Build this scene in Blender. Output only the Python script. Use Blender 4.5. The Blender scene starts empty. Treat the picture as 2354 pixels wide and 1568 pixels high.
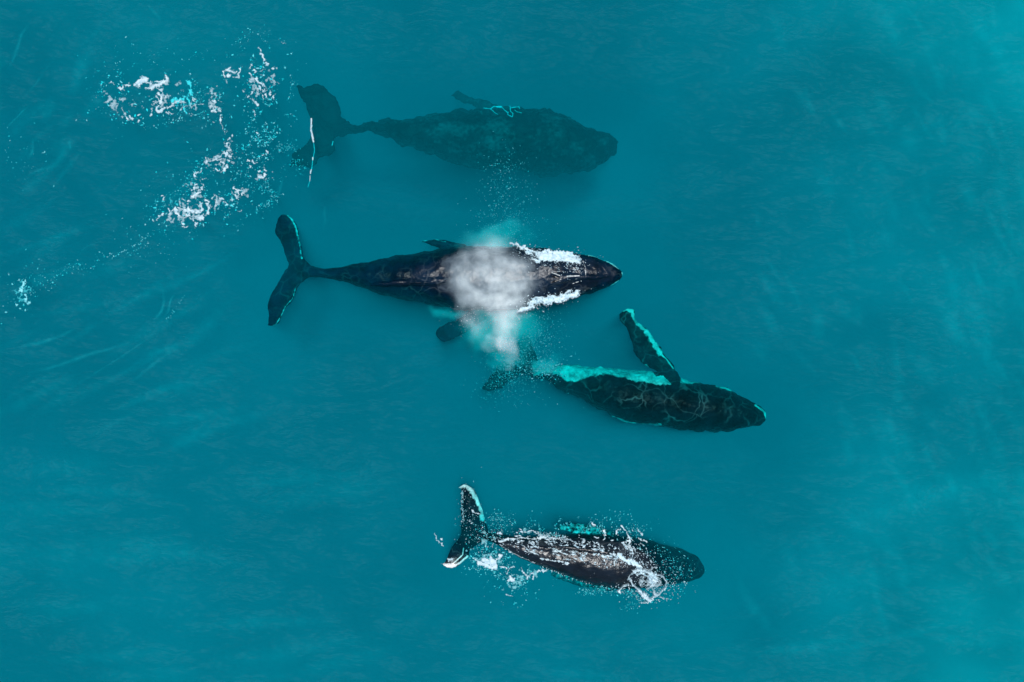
import bpy, bmesh, math, random
import numpy as np
from mathutils import Vector, noise
from mathutils.bvhtree import BVHTree

random.seed(7)
rng = np.random.default_rng(7)
S = bpy.context.scene
COL = S.collection

# ------------------------------------------------------------------ camera
VIEW_W = 39.0                       # metres of sea across the picture
LENS = 35.0
CAM_H = VIEW_W * LENS / 36.0
cam_d = bpy.data.cameras.new('camera')
cam_d.lens = LENS; cam_d.sensor_width = 36.0; cam_d.clip_end = 2000; cam_d.clip_start = 0.5
cam = bpy.data.objects.new('camera', cam_d); COL.objects.link(cam)
cam.location = (0, 0, CAM_H); cam.rotation_euler = (0, 0, 0)
S.camera = cam

# ------------------------------------------------------------------ light
SUN_DIR = Vector((0.06, 0.11, 1.0)).normalized()      # towards the sun
EL = math.asin(SUN_DIR.z); AZ = math.atan2(SUN_DIR.x, SUN_DIR.y)
w = bpy.data.worlds.new('World'); S.world = w; w.use_nodes = True
nt = w.node_tree; bg = nt.nodes['Background']
sky = nt.nodes.new('ShaderNodeTexSky'); sky.sky_type = 'NISHITA'; sky.sun_disc = False
sky.sun_elevation = EL; sky.sun_rotation = AZ
nt.links.new(sky.outputs[0], bg.inputs[0]); bg.inputs[1].default_value = 0.07
sd = bpy.data.lights.new('sun', 'SUN'); sd.energy = 4.2; sd.angle = math.radians(7); sd.color = (1.0, 0.98, 0.95)
so = bpy.data.objects.new('sun', sd); COL.objects.link(so)
so.rotation_euler = (-SUN_DIR).to_track_quat('-Z', 'Y').to_euler(); so.location = (10, -12, 40)
S.view_settings.view_transform = 'Standard'; S.view_settings.look = 'None'
S.view_settings.exposure = 0.0; S.view_settings.gamma = 1.0
S.cycles.volume_bounces = 1
S.cycles.use_denoising = True
S.cycles.denoiser = 'OPENIMAGEDENOISE'
S.cycles.denoising_prefilter = 'ACCURATE'
S.cycles.max_bounces = 6
S.cycles.transparent_max_bounces = 48

# ------------------------------------------------------------------ helpers
K = VIEW_W / 2354.0
def P(x, y, z=0.0):
    """a point that stands at height z, given where its line of sight crosses the chart of the sea (2354 x 1568 units)"""
    f = (CAM_H - z) / CAM_H
    return Vector(((x - 1177.0) * K * f, (784.0 - y) * K * f, z))
def chart(v):
    f = CAM_H / (CAM_H - v[2])
    return v[0] * f / K + 1177.0, 784.0 - v[1] * f / K
Z1 = (576.5, 461.2, .2083); Z2 = (960.8, 365.1, .2942); Z3 = (653.3, 172.9, .18776); Z4 = (1018.4, 192.2, .18776)
Z5 = (1076.1, 672.6, .18384); Z6 = (1364.3, 672.6, .22055); Z7 = (980.0, 1085.7, .18996); Z8 = (1268.3, 1172.2, .16326)
ZA = (192.2, 57.6, .21225); ZB = (326.7, 297.8, .17157); ZC = (0.0, 307.5, .26966); ZD = (0.0, 0.0, 1.0)
def T(z, p): return (z[0] + z[2] * p[0], z[1] + z[2] * p[1])

def tag(o, label, cat=None, kind=None, group=None):
    o['label'] = label
    if cat: o['category'] = cat
    if kind: o['kind'] = kind
    if group: o['group'] = group
    return o

def link_mesh(name, verts, faces, mat, parent=None, smooth=True):
    me = bpy.data.meshes.new(name); me.from_pydata([tuple(v) for v in verts], [], faces); me.update()
    if smooth: me.polygons.foreach_set('use_smooth', [True] * len(me.polygons))
    o = bpy.data.objects.new(name, me); COL.objects.link(o)
    if mat: me.materials.append(mat)
    if parent: o.parent = parent
    return o

def catmull(A, n):
    A = [np.array(a, float) for a in A]; out = []
    for i in range(len(A) - 1):
        p0, p1, p2, p3 = A[max(i - 1, 0)], A[i], A[i + 1], A[min(i + 2, len(A) - 1)]
        for k in range(n):
            t = k / n
            out.append(.5 * ((2 * p1) + (p2 - p0) * t + (2 * p0 - 5 * p1 + 4 * p2 - p3) * t * t + (3 * p1 - p0 - 3 * p2 + p3) * t ** 3))
    out.append(A[-1]); return out

def loft(stations, n_sub=6, n_ring=28, up=1.0, keel=1.0, roll=0.0):
    """stations: (x1,y1,x2,y2,zc,h[,dz]) in chart units; ellipse sections between the two edges"""
    st = catmull([tuple(s) + (0.0,) * (7 - len(s)) for s in stations], n_sub)
    V, F = [], []
    for s in st:
        x1, y1, x2, y2, zc, h, dz = s
        a = P(x1, y1, zc - dz); b = P(x2, y2, zc + dz); c = (a + b) / 2; e = (b - a) / 2
        for k in range(n_ring):
            t = 2 * math.pi * k / n_ring
            sn = math.sin(t)
            hh = h * (up if sn > 0 else keel)
            V.append(c + e * math.cos(t) + Vector((0, 0, hh * sn)))
    m = len(st)
    for i in range(m - 1):
        for k in range(n_ring):
            k2 = (k + 1) % n_ring
            F.append((i * n_ring + k, i * n_ring + k2, (i + 1) * n_ring + k2, (i + 1) * n_ring + k))
    F.append(tuple(range(n_ring))[::-1]); F.append(tuple((m - 1) * n_ring + k for k in range(n_ring)))
    return V, F

def blob(c, r, sx=1, sy=1, sz=1):
    bm = bmesh.new(); bmesh.ops.create_icosphere(bm, subdivisions=2, radius=1)
    V = [c + Vector((v.co.x * r * sx, v.co.y * r * sy, v.co.z * r * sz)) for v in bm.verts]
    F = [tuple(v.index for v in f.verts) for f in bm.faces]; bm.free(); return V, F

def fuse(name, pieces, mat, voxel=0.035, wob=0.0, bump=0.012, smooth=3, base=None):
    V, F = [], []
    for v, f in pieces:
        o = len(V); V += v; F += [tuple(i + o for i in g) for g in f]
    tmp = link_mesh('tmp', V, F, None)
    bm = bmesh.new(); bm.from_mesh(tmp.data); bmesh.ops.recalc_face_normals(bm, faces=bm.faces); bm.to_mesh(tmp.data); bm.free()
    r = tmp.modifiers.new('r', 'REMESH'); r.mode = 'VOXEL'; r.voxel_size = voxel; r.use_smooth_shade = True
    sm = tmp.modifiers.new('s', 'SMOOTH'); sm.factor = .5; sm.iterations = smooth
    dg = bpy.context.evaluated_depsgraph_get(); dg.update()
    me = bpy.data.meshes.new_from_object(tmp.evaluated_get(dg), depsgraph=dg)
    bpy.data.objects.remove(tmp)
    me.name = name; o = bpy.data.objects.new(name, me); COL.objects.link(o)
    me.materials.clear(); me.materials.append(mat)
    nv = len(me.vertices); co = np.empty(nv * 3, np.float32); me.vertices.foreach_get('co', co)
    no = np.empty(nv * 3, np.float32); me.vertex_normals.foreach_get('vector', no)
    co = co.reshape(-1, 3).tolist(); no = no.reshape(-1, 3).tolist(); res = []
    for a, b in zip(co, no):
        c = Vector(a); q = c + Vector(b) * (noise.fractal(c * 2.2, 1.0, 2.0, 3) * bump)
        if wob:
            q += Vector((noise.noise(c * 2.1 + Vector((7, 0, 0))), noise.noise(c * 2.1 + Vector((0, 9, 0))), 0)) * wob
            q += Vector((noise.noise(c * 6.0 + Vector((3, 0, 0))), noise.noise(c * 6.0 + Vector((0, 5, 0))), 0)) * wob * .45
        res += [q.x, q.y, q.z]
    me.vertices.foreach_set('co', res)
    me.polygons.foreach_set('use_smooth', [True] * len(me.polygons)); me.update()
    return o

def attr(o, name, fn):
    me = o.data; nv = len(me.vertices); co = np.empty(nv * 3, np.float32); me.vertices.foreach_get('co', co)
    no = np.empty(nv * 3, np.float32); me.vertex_normals.foreach_get('vector', no)
    a = me.attributes.new(name, 'FLOAT', 'POINT')
    a.data.foreach_set('value', [float(fn(Vector(p), Vector(q))) for p, q in zip(co.reshape(-1, 3).tolist(), no.reshape(-1, 3).tolist())])

def seg_dist(px, py, line):
    best = 1e9
    for (ax, ay), (bx, by) in zip(line, line[1:]):
        dx, dy = bx - ax, by - ay; L = dx * dx + dy * dy
        t = 0 if L == 0 else max(0, min(1, ((px - ax) * dx + (py - ay) * dy) / L))
        best = min(best, math.hypot(px - ax - t * dx, py - ay - t * dy))
    return best

# ------------------------------------------------------------------ materials
def new_mat(name):
    m = bpy.data.materials.new(name); m.use_nodes = True; n = m.node_tree; n.nodes.clear()
    return m, n, n.nodes.new('ShaderNodeOutputMaterial')

def N(nt, t, **kw):
    n = nt.nodes.new(t)
    for k, v in kw.items():
        if k.startswith('i_'): n.inputs[int(k[2:]) if k[2:].isdigit() else k[2:]].default_value = v
        else: setattr(n, k, v)
    return n
def math_node(nt, op, a, b=None):
    n = nt.nodes.new('ShaderNodeMath'); n.operation = op
    for i, x in enumerate((a, b)):
        if x is None: continue
        if isinstance(x, (int, float)): n.inputs[i].default_value = x
        else: nt.links.new(x, n.inputs[i])
    return n.outputs[0]

def water_material():
    m, nt, out = new_mat('sea_water')
    sc = N(nt, 'ShaderNodeVolumeScatter'); ab = N(nt, 'ShaderNodeVolumeAbsorption'); ad = N(nt, 'ShaderNodeAddShader')
    sc.inputs['Color'].default_value = (0.02, 0.64, 0.82, 1); sc.inputs['Density'].default_value = 0.084
    sc.inputs['Anisotropy'].default_value = -0.25
    ab.inputs['Color'].default_value = (0.0, 0.9770, 0.9830, 1); ab.inputs['Density'].default_value = 5.0
    nt.links.new(sc.outputs[0], ad.inputs[0]); nt.links.new(ab.outputs[0], ad.inputs[1])
    nt.links.new(ad.outputs[0], out.inputs['Volume'])
    return m

def deep_material():
    m, nt, out = new_mat('deep_layer')
    g = N(nt, 'ShaderNodeNewGeometry')
    n1 = N(nt, 'ShaderNodeTexNoise'); n1.inputs['Scale'].default_value = .16; n1.inputs['Detail'].default_value = 5
    nt.links.new(g.outputs['Position'], n1.inputs['Vector'])
    r = N(nt, 'ShaderNodeValToRGB'); r.color_ramp.elements[0].position = .35; r.color_ramp.elements[1].position = .68
    r.color_ramp.elements[0].color = (.04, .27, .28, 1); r.color_ramp.elements[1].color = (.08, .55, .55, 1)
    nt.links.new(n1.outputs[0], r.inputs[0])
    b = N(nt, 'ShaderNodeBsdfDiffuse'); nt.links.new(r.outputs[0], b.inputs[0]); nt.links.new(b.outputs[0], out.inputs[0])
    return m

def skin_material(name, base, line=0.0, spots=0.0, pale=(.75, .8, .8), rough=.32, shine=.36):
    m, nt, out = new_mat(name); L = nt.links
    g = N(nt, 'ShaderNodeNewGeometry')
    n1 = N(nt, 'ShaderNodeTexNoise'); n1.inputs['Scale'].default_value = 1.3; n1.inputs['Detail'].default_value = 8; n1.inputs['Roughness'].default_value = .65
    L.new(g.outputs['Position'], n1.inputs['Vector'])
    c1 = N(nt, 'ShaderNodeValToRGB'); c1.color_ramp.elements[0].position = .38; c1.color_ramp.elements[1].position = .72
    c1.color_ramp.elements[0].color = (base[0] * .6, base[1] * .6, base[2] * .6, 1)
    c1.color_ramp.elements[1].color = (base[0] * 2.0, base[1] * 2.0, base[2] * 2.0, 1)
    L.new(n1.outputs[0], c1.inputs[0]); col = c1.outputs[0]
    if line:                                         # sun caustics painted into the skin colour, with some pale scratches
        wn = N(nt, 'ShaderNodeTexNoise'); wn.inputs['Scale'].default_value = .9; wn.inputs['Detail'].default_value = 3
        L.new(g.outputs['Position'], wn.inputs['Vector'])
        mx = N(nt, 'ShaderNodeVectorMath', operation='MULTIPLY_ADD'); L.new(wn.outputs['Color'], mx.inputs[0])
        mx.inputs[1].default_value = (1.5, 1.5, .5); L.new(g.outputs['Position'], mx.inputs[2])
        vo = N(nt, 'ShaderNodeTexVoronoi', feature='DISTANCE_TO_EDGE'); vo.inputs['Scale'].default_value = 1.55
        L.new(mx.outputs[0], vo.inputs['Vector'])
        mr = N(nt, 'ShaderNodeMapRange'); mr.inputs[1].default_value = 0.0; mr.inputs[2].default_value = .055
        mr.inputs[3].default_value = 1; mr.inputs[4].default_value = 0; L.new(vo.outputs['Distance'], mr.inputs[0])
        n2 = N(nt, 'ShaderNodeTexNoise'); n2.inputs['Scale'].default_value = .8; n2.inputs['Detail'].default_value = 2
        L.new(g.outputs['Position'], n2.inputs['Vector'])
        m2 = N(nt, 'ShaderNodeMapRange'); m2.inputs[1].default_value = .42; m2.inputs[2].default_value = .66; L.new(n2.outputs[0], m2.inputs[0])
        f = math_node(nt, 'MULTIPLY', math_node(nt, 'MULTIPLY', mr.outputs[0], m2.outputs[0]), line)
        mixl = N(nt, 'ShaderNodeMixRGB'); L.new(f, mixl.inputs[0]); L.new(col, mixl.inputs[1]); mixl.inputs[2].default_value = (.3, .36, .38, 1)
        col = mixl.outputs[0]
    if spots:                                        # barnacle scars
        vs = N(nt, 'ShaderNodeTexVoronoi'); vs.inputs['Scale'].default_value = 5.0; L.new(g.outputs['Position'], vs.inputs['Vector'])
        ms = N(nt, 'ShaderNodeMapRange'); ms.inputs[1].default_value = .08; ms.inputs[2].default_value = .16; ms.inputs[3].default_value = 1; ms.inputs[4].default_value = 0
        L.new(vs.outputs['Distance'], ms.inputs[0])
        n3 = N(nt, 'ShaderNodeTexNoise'); n3.inputs['Scale'].default_value = 1.7; L.new(g.outputs['Position'], n3.inputs['Vector'])
        m3 = N(nt, 'ShaderNodeMapRange'); m3.inputs[1].default_value = .5; m3.inputs[2].default_value = .6; L.new(n3.outputs[0], m3.inputs[0])
        f = math_node(nt, 'MULTIPLY', math_node(nt, 'MULTIPLY', ms.outputs[0], m3.outputs[0]), spots)
        mixs = N(nt, 'ShaderNodeMixRGB'); L.new(f, mixs.inputs[0]); L.new(col, mixs.inputs[1]); mixs.inputs[2].default_value = (.36, .44, .5, 1)
        col = mixs.outputs[0]
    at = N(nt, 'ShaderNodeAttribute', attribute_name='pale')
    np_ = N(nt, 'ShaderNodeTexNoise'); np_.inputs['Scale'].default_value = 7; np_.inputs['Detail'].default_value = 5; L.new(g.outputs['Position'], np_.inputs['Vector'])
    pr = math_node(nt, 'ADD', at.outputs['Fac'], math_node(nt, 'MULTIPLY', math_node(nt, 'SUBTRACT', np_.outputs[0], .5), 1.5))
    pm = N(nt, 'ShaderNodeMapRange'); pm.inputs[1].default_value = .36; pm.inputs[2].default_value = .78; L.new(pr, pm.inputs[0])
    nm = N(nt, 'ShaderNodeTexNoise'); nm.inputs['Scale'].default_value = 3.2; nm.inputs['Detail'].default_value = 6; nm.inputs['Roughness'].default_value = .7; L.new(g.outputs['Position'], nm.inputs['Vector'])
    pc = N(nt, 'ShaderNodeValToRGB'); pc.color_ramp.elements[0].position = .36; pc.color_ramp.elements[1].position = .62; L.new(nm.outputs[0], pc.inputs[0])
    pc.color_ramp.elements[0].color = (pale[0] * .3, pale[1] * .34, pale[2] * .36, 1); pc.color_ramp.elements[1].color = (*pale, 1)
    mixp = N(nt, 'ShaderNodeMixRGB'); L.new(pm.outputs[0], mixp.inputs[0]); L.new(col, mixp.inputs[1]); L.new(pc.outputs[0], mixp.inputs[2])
    b = N(nt, 'ShaderNodeBsdfPrincipled'); L.new(mixp.outputs[0], b.inputs['Base Color'])
    b.inputs['Roughness'].default_value = rough; b.inputs['IOR'].default_value = 1.38
    sx = N(nt, 'ShaderNodeSeparateXYZ'); L.new(g.outputs['Position'], sx.inputs[0])      # wet skin shines in air, hardly under water
    sp = N(nt, 'ShaderNodeMapRange'); sp.inputs[1].default_value = -.05; sp.inputs[2].default_value = .02; sp.inputs[3].default_value = .04; sp.inputs[4].default_value = shine
    L.new(sx.outputs[2], sp.inputs[0]); L.new(sp.outputs[0], b.inputs['Specular IOR Level'])
    nb = N(nt, 'ShaderNodeTexNoise'); nb.inputs['Scale'].default_value = 6; nb.inputs['Detail'].default_value = 6; L.new(g.outputs['Position'], nb.inputs['Vector'])
    bp = N(nt, 'ShaderNodeBump'); bp.inputs['Strength'].default_value = .55; bp.inputs['Distance'].default_value = .06
    L.new(nb.outputs[0], bp.inputs['Height']); L.new(bp.outputs[0], b.inputs['Normal'])
    L.new(b.outputs[0], out.inputs[0])
    return m

def foam_material():
    m, nt, out = new_mat('foam'); L = nt.links
    b = N(nt, 'ShaderNodeBsdfPrincipled'); b.inputs['Roughness'].default_value = .7
    g = N(nt, 'ShaderNodeNewGeometry')
    at = N(nt, 'ShaderNodeAttribute', attribute_name='cover'); L.new(at.outputs['Fac'], b.inputs['Alpha'])
    n1 = N(nt, 'ShaderNodeTexNoise'); n1.inputs['Scale'].default_value = 9; n1.inputs['Detail'].default_value = 4; L.new(g.outputs['Position'], n1.inputs['Vector'])
    c1 = N(nt, 'ShaderNodeValToRGB'); c1.color_ramp.elements[0].position = .35; c1.color_ramp.elements[1].position = .6
    c1.color_ramp.elements[0].color = (.38, .58, .68, 1); c1.color_ramp.elements[1].color = (.62, .77, .83, 1)
    L.new(n1.outputs[0], c1.inputs[0]); L.new(c1.outputs[0], b.inputs['Base Color'])
    bp = N(nt, 'ShaderNodeBump'); bp.inputs['Strength'].default_value = .4; bp.inputs['Distance'].default_value = .04
    n2 = N(nt, 'ShaderNodeTexNoise'); n2.inputs['Scale'].default_value = 22; L.new(g.outputs['Position'], n2.inputs['Vector'])
    L.new(n2.outputs[0], bp.inputs['Height']); L.new(bp.outputs[0], b.inputs['Normal']); L.new(b.outputs[0], out.inputs[0])
    return m

def cloud_material(name, blobs, dens, color=(1, 1, 1), g=-0.2, nscale=1.2, lo=.42, hi=.62, power=1.0):
    """scattering cloud: soft lobes (world centre, radius, weight) broken up by noise"""
    m, nt, out = new_mat(name); L = nt.links
    geo = N(nt, 'ShaderNodeNewGeometry')
    wn = N(nt, 'ShaderNodeTexNoise'); wn.inputs['Scale'].default_value = .9; wn.inputs['Detail'].default_value = 3; L.new(geo.outputs['Position'], wn.inputs['Vector'])
    wv = N(nt, 'ShaderNodeVectorMath', operation='SUBTRACT'); L.new(wn.outputs['Color'], wv.inputs[0]); wv.inputs[1].default_value = (.5, .5, .5)
    ws = N(nt, 'ShaderNodeVectorMath', operation='MULTIPLY_ADD'); L.new(wv.outputs[0], ws.inputs[0]); ws.inputs[1].default_value = (2.0, 2.0, 1.1); L.new(geo.outputs['Position'], ws.inputs[2])
    tot = None
    for (c, r, wgt) in blobs:
        s = N(nt, 'ShaderNodeVectorMath', operation='SUBTRACT'); L.new(ws.outputs[0], s.inputs[0]); s.inputs[1].default_value = c
        d = N(nt, 'ShaderNodeVectorMath', operation='DIVIDE'); L.new(s.outputs[0], d.inputs[0]); d.inputs[1].default_value = r
        ln = N(nt, 'ShaderNodeVectorMath', operation='LENGTH'); L.new(d.outputs[0], ln.inputs[0])
        mr = N(nt, 'ShaderNodeMapRange', interpolation_type='SMOOTHSTEP'); mr.inputs[1].default_value = 1.0; mr.inputs[2].default_value = .15
        mr.inputs[3].default_value = 0; mr.inputs[4].default_value = wgt; L.new(ln.outputs['Value'], mr.inputs[0])
        tot = mr.outputs[0] if tot is None else math_node(nt, 'ADD', tot, mr.outputs[0])
    n1 = N(nt, 'ShaderNodeTexNoise'); n1.inputs['Scale'].default_value = nscale; n1.inputs['Detail'].default_value = 5; n1.inputs['Roughness'].default_value = .6
    L.new(geo.outputs['Position'], n1.inputs['Vector'])
    mr = N(nt, 'ShaderNodeMapRange'); mr.inputs[1].default_value = lo; mr.inputs[2].default_value = hi; mr.inputs[3].default_value = .12; L.new(n1.outputs[0], mr.inputs[0])
    den = math_node(nt, 'MULTIPLY', math_node(nt, 'MULTIPLY', tot, mr.outputs[0]), dens)
    sc = N(nt, 'ShaderNodeVolumeScatter'); sc.inputs['Color'].default_value = (*color, 1); sc.inputs['Anisotropy'].default_value = g
    L.new(den, sc.inputs['Density']); L.new(sc.outputs[0], out.inputs['Volume'])
    return m

M_FOAM = foam_material()

# ------------------------------------------------------------------ the sea
def box_mesh(x0, x1, y0, y1, z0, z1):
    V = [(x, y, z) for z in (z0, z1) for y in (y0, y1) for x in (x0, x1)]
    F = [(0, 2, 3, 1), (4, 5, 7, 6), (0, 1, 5, 4), (2, 6, 7, 3), (0, 4, 6, 2), (1, 3, 7, 5)]
    return V, F
sea = link_mesh('sea_water', *box_mesh(-160, 160, -160, 160, -14.5, 0.0), water_material(), smooth=False)
sea['kind'] = 'structure'; sea['label'] = 'clear turquoise sea water the whales swim in'

def deep_sheet():  # added opaque sheet, raised where the sea should look brighter
    n = 150; ext = 165.0; V, F = [], []
    c = np.linspace(-1, 1, n + 1); c = np.sign(c) * np.abs(c) ** 2 * ext
    for j in range(n + 1):
        for i in range(n + 1):
            x, y = c[i], c[j]
            d = -10.3 + .9 * noise.fractal(Vector((x * .09, y * .09, 3.3)), 1.0, 2.0, 4)
            sg = lambda v: 1 / (1 + math.exp(-max(-50, min(50, v))))
            d += 5.4 * sg((x - 12) / 3.5) + 2.2 * sg((-x - 12) / 3.0) + 2.0 * sg((-y - 8) / 2.5) + 1.6 * sg((y - 9) / 2.0)
            V.append((x, y, min(d, -3.7)))
    for j in range(n):
        for i in range(n):
            a = j * (n + 1) + i; F.append((a, a + 1, a + n + 2, a + n + 1))
    o = link_mesh('deep_layer', V, F, deep_material()); o['kind'] = 'structure'; o['label'] = 'opaque mottled turquoise sheet added below the whales as deep water'
    return o
deep_sheet()

# rippled skin of the open water: mostly clear, a little soft sky and sun sheen; open over the whales themselves
AXES = [([(690, 300), (1420, 330)], 95), ([(640, 500), (680, 625), (620, 745)], 45), ([(680, 625), (1430, 635)], 105), ([(1120, 890), (1260, 860), (1760, 955)], 80), ([(1435, 715), (1560, 880)], 45),
        ([(1165, 400), (1165, 870)], 110), ([(1060, 1120), (1090, 1230), (1020, 1300)], 55), ([(1090, 1240), (1615, 1300)], 105), ([(700, 200), (700, 390)], 45)]
def ripple_skin():
    m, nt, out = new_mat('water_surface'); L = nt.links
    g = N(nt, 'ShaderNodeNewGeometry'); at = N(nt, 'ShaderNodeAttribute', attribute_name='fade')
    tr = N(nt, 'ShaderNodeBsdfTransparent'); gl = N(nt, 'ShaderNodeBsdfGlossy'); gl.inputs['Roughness'].default_value = .5; gl.inputs['Color'].default_value = (.35, .85, 1, 1)
    rot = N(nt, 'ShaderNodeMapping'); rot.inputs['Rotation'].default_value = (0, 0, math.radians(25)); rot.inputs['Scale'].default_value = (1.0, 2.2, 1.0); L.new(g.outputs['Position'], rot.inputs[0])
    acc = None
    for sc_, a in ((.22, 1.0), (.9, .55), (3.4, .3), (9.0, .16)):
        n = N(nt, 'ShaderNodeTexNoise'); n.inputs['Scale'].default_value = sc_; n.inputs['Detail'].default_value = 2; n.inputs['Distortion'].default_value = .15; L.new(rot.outputs[0], n.inputs['Vector'])
        v = math_node(nt, 'MULTIPLY', n.outputs[0], a / sc_ ** .85 * .6); acc = v if acc is None else math_node(nt, 'ADD', acc, v)
    bp = N(nt, 'ShaderNodeBump'); bp.inputs['Strength'].default_value = 1.0; bp.inputs['Distance'].default_value = 1.0; L.new(acc, bp.inputs['Height']); L.new(bp.outputs[0], gl.inputs['Normal'])
    mx = N(nt, 'ShaderNodeMixShader'); L.new(math_node(nt, 'MULTIPLY', at.outputs['Fac'], .0045), mx.inputs[0]); L.new(tr.outputs[0], mx.inputs[1]); L.new(gl.outputs[0], mx.inputs[2]); L.new(mx.outputs[0], out.inputs[0])
    V, F, A = [], [], []; c = np.concatenate([np.linspace(-150, -26, 32)[:-1], np.linspace(-26, 26, 209), np.linspace(26, 150, 32)[1:]]); n = len(c)
    for y in c:
        for x in c:
            px, py = x / K + 1177, 784 - y / K; V.append((x, y, .003))
            A.append(min(1, max(0, min((seg_dist(px, py, l) - r) / 130 for l, r in AXES))))
    for j in range(n - 1):
        for i in range(n - 1):
            q = (j * n + i, j * n + i + 1, (j + 1) * n + i + 1, (j + 1) * n + i)
            if max(A[k] for k in q) > 0: F.append(q)
    o = link_mesh('water_surface', V, F, m); a_ = o.data.attributes.new('fade', 'FLOAT', 'POINT'); a_.data.foreach_set('value', A)
    o['kind'] = 'structure'; o['label'] = 'gently rippled turquoise sea surface around the whales'
ripple_skin()

# ------------------------------------------------------------------ whales
def body(rows, n_ring=44, **kw):
    """rows: (x, y_top, y_bottom, zc, h)"""
    return loft([(x, a, x, b, zc, h) for x, a, b, zc, h in rows], n_ring=n_ring, **kw)
def blade(z, rows, **kw):
    """rows: ((x1,y1),(x2,y2),zc,h)"""
    out = []
    for a, b, zc, h in rows:
        (ax, ay), (bx, by) = T(z, a), T(z, b); L = math.hypot(bx - ax, by - ay) + 1e-6
        k = (0.06 * L + 1.2) / L if L * K > .2 else 0
        out.append((ax + (ax - bx) * k, ay + (ay - by) * k, bx + (bx - ax) * k, by + (by - ay) * k, zc, max(h, .045)))
    return loft(out, n_ring=24, **kw)

def tubercles(points, r, z):
    return [blob(P(x, y, z + dz), r * random.uniform(.8, 1.2)) for x, y, dz in points]

def whale_root(label, at):
    e = bpy.data.objects.new('whale', None); COL.objects.link(e); e.location = at; e.empty_display_size = .5
    return tag(e, label, 'whale', group='humpback whales swimming together')
def attach(o, root):
    o.parent = root; o.matrix_parent_inverse.identity(); o.location = -root.location if o.location.length == 0 else o.location - root.location

# --- deep submerged whale
zc = -2.85
rows = [(735, 270, 304, -2.75, .2), (770, 276, 301, -2.7, .22), (813, 283, 301, -2.6, .28), (841, 284, 303, -2.6, .36), (869, 283, 307, -2.6, .45), (897, 281, 317, -2.65, .58),
        (925, 278, 332, -2.6, .72), (954, 275, 341, -2.7, .82), (991, 266, 351, -2.8, .95), (1029, 262, 369, -2.9, 1.05), (1065, 256, 379, zc, 1.15),
        (1112, 255, 386, zc, 1.2), (1150, 251, 387, zc, 1.25), (1187, 250, 390, zc, 1.25), (1225, 251, 396, zc, 1.2), (1262, 254, 398, zc, 1.15),
        (1300, 268, 396, zc, 1.05), (1328, 283, 394, zc, .95), (1356, 296, 389, zc, .85), (1384, 305, 375, zc, .7), (1403, 315, 362, zc, .5), (1416, 326, 351, zc, .3), (1421, 334, 345, zc, .12)]
pcs = [body(rows)]
pcs.append(blade(Z3, [((420, 680), (790, 590), -2.75, .22), ((330, 520), (655, 440), -2.65, .17), ((270, 400), (610, 320), -2.55, .15), ((225, 260), (520, 190), -2.45, .13), ((185, 140), (400, 110), -2.35, .1)]))
pcs.append(blade(Z3, [((420, 640), (790, 690), -2.75, .22), ((330, 800), (600, 800), -2.75, .17), ((210, 900), (560, 950), -2.70, .15), ((110, 1010), (440, 1020), -2.65, .13), ((85, 1140), (330, 1120), -2.65, .1)]))
pcs.append(blade(ZD, [((1125, 275), (1175, 265), -3.3, .22), ((1085, 240), (1120, 236), -3.4, .16), ((1052, 226), (1075, 220), -3.6, .10), ((1038, 219), (1050, 214), -3.7, .05)]))
pcs.append(blade(ZD, [((1225, 380), (1290, 380), -3.6, .3), ((1235, 400), (1278, 402), -3.8, .2), ((1243, 405), (1270, 407), -3.9, .1)]))
pcs.append(blade(ZD, [((1310, 380), (1370, 375), -3.6, .3), ((1318, 395), (1355, 393), -3.8, .2)]))
pcs.append(blade(ZD, [((868, 284), (905, 284), -2.9, .2), ((868, 279), (896, 276), -2.7, .08)]))
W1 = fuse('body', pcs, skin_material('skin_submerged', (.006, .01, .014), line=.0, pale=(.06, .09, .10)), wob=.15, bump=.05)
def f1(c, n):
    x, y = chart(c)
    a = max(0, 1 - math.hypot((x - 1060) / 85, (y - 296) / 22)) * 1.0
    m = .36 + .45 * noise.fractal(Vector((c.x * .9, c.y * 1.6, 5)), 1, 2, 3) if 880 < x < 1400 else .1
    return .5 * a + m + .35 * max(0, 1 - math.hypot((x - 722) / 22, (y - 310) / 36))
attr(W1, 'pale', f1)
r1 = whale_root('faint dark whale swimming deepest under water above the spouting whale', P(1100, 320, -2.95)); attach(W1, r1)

# --- spouting whale at the surface
B = [(668, 614, 634, -1.0, .16), (690, 608, 640, -.92, .2), (722, 613, 637, -.82, .26), (753, 617, 640, -.75, .34), (785, 613, 646, -.78, .46), (826, 607, 659, -.84, .62),
     (868, 598, 674, -.92, .78), (910, 588, 686, -.98, .9), (951, 583, 692, -1.0, 1.0), (993, 576, 701, -1.0, 1.1), (1035, 569, 709, -.95, 1.16), (1070, 567, 712, -.9, 1.2),
     (1108, 567, 713, -.86, 1.22), (1167, 567, 713, -.78, 1.22), (1215, 568, 708, -.7, 1.14), (1250, 572, 700, -.62, 1.06), (1285, 577, 691, -.56, .98), (1314, 580, 686, -.52, .88),
     (1343, 584, 678, -.48, .76), (1373, 592, 670, -.44, .62), (1402, 604, 658, -.4, .46), (1419, 614, 647, -.36, .32), (1430, 624, 636, -.34, .14)]
pcs = [body(B)]
pcs.append(blade(Z1, [((440, 780), (740, 800), -.92, .16), ((430, 700), (620, 690), -.92, .15), ((395, 600), (562, 600), -.85, .12), ((375, 520), (550, 500), -.8, .11), ((325, 420), (527, 400), -.75, .10), ((290, 320), (505, 300), -.65, .08), ((305, 210), (460, 205), -.55, .07), ((345, 150), (405, 150), -.5, .04)]))
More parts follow.
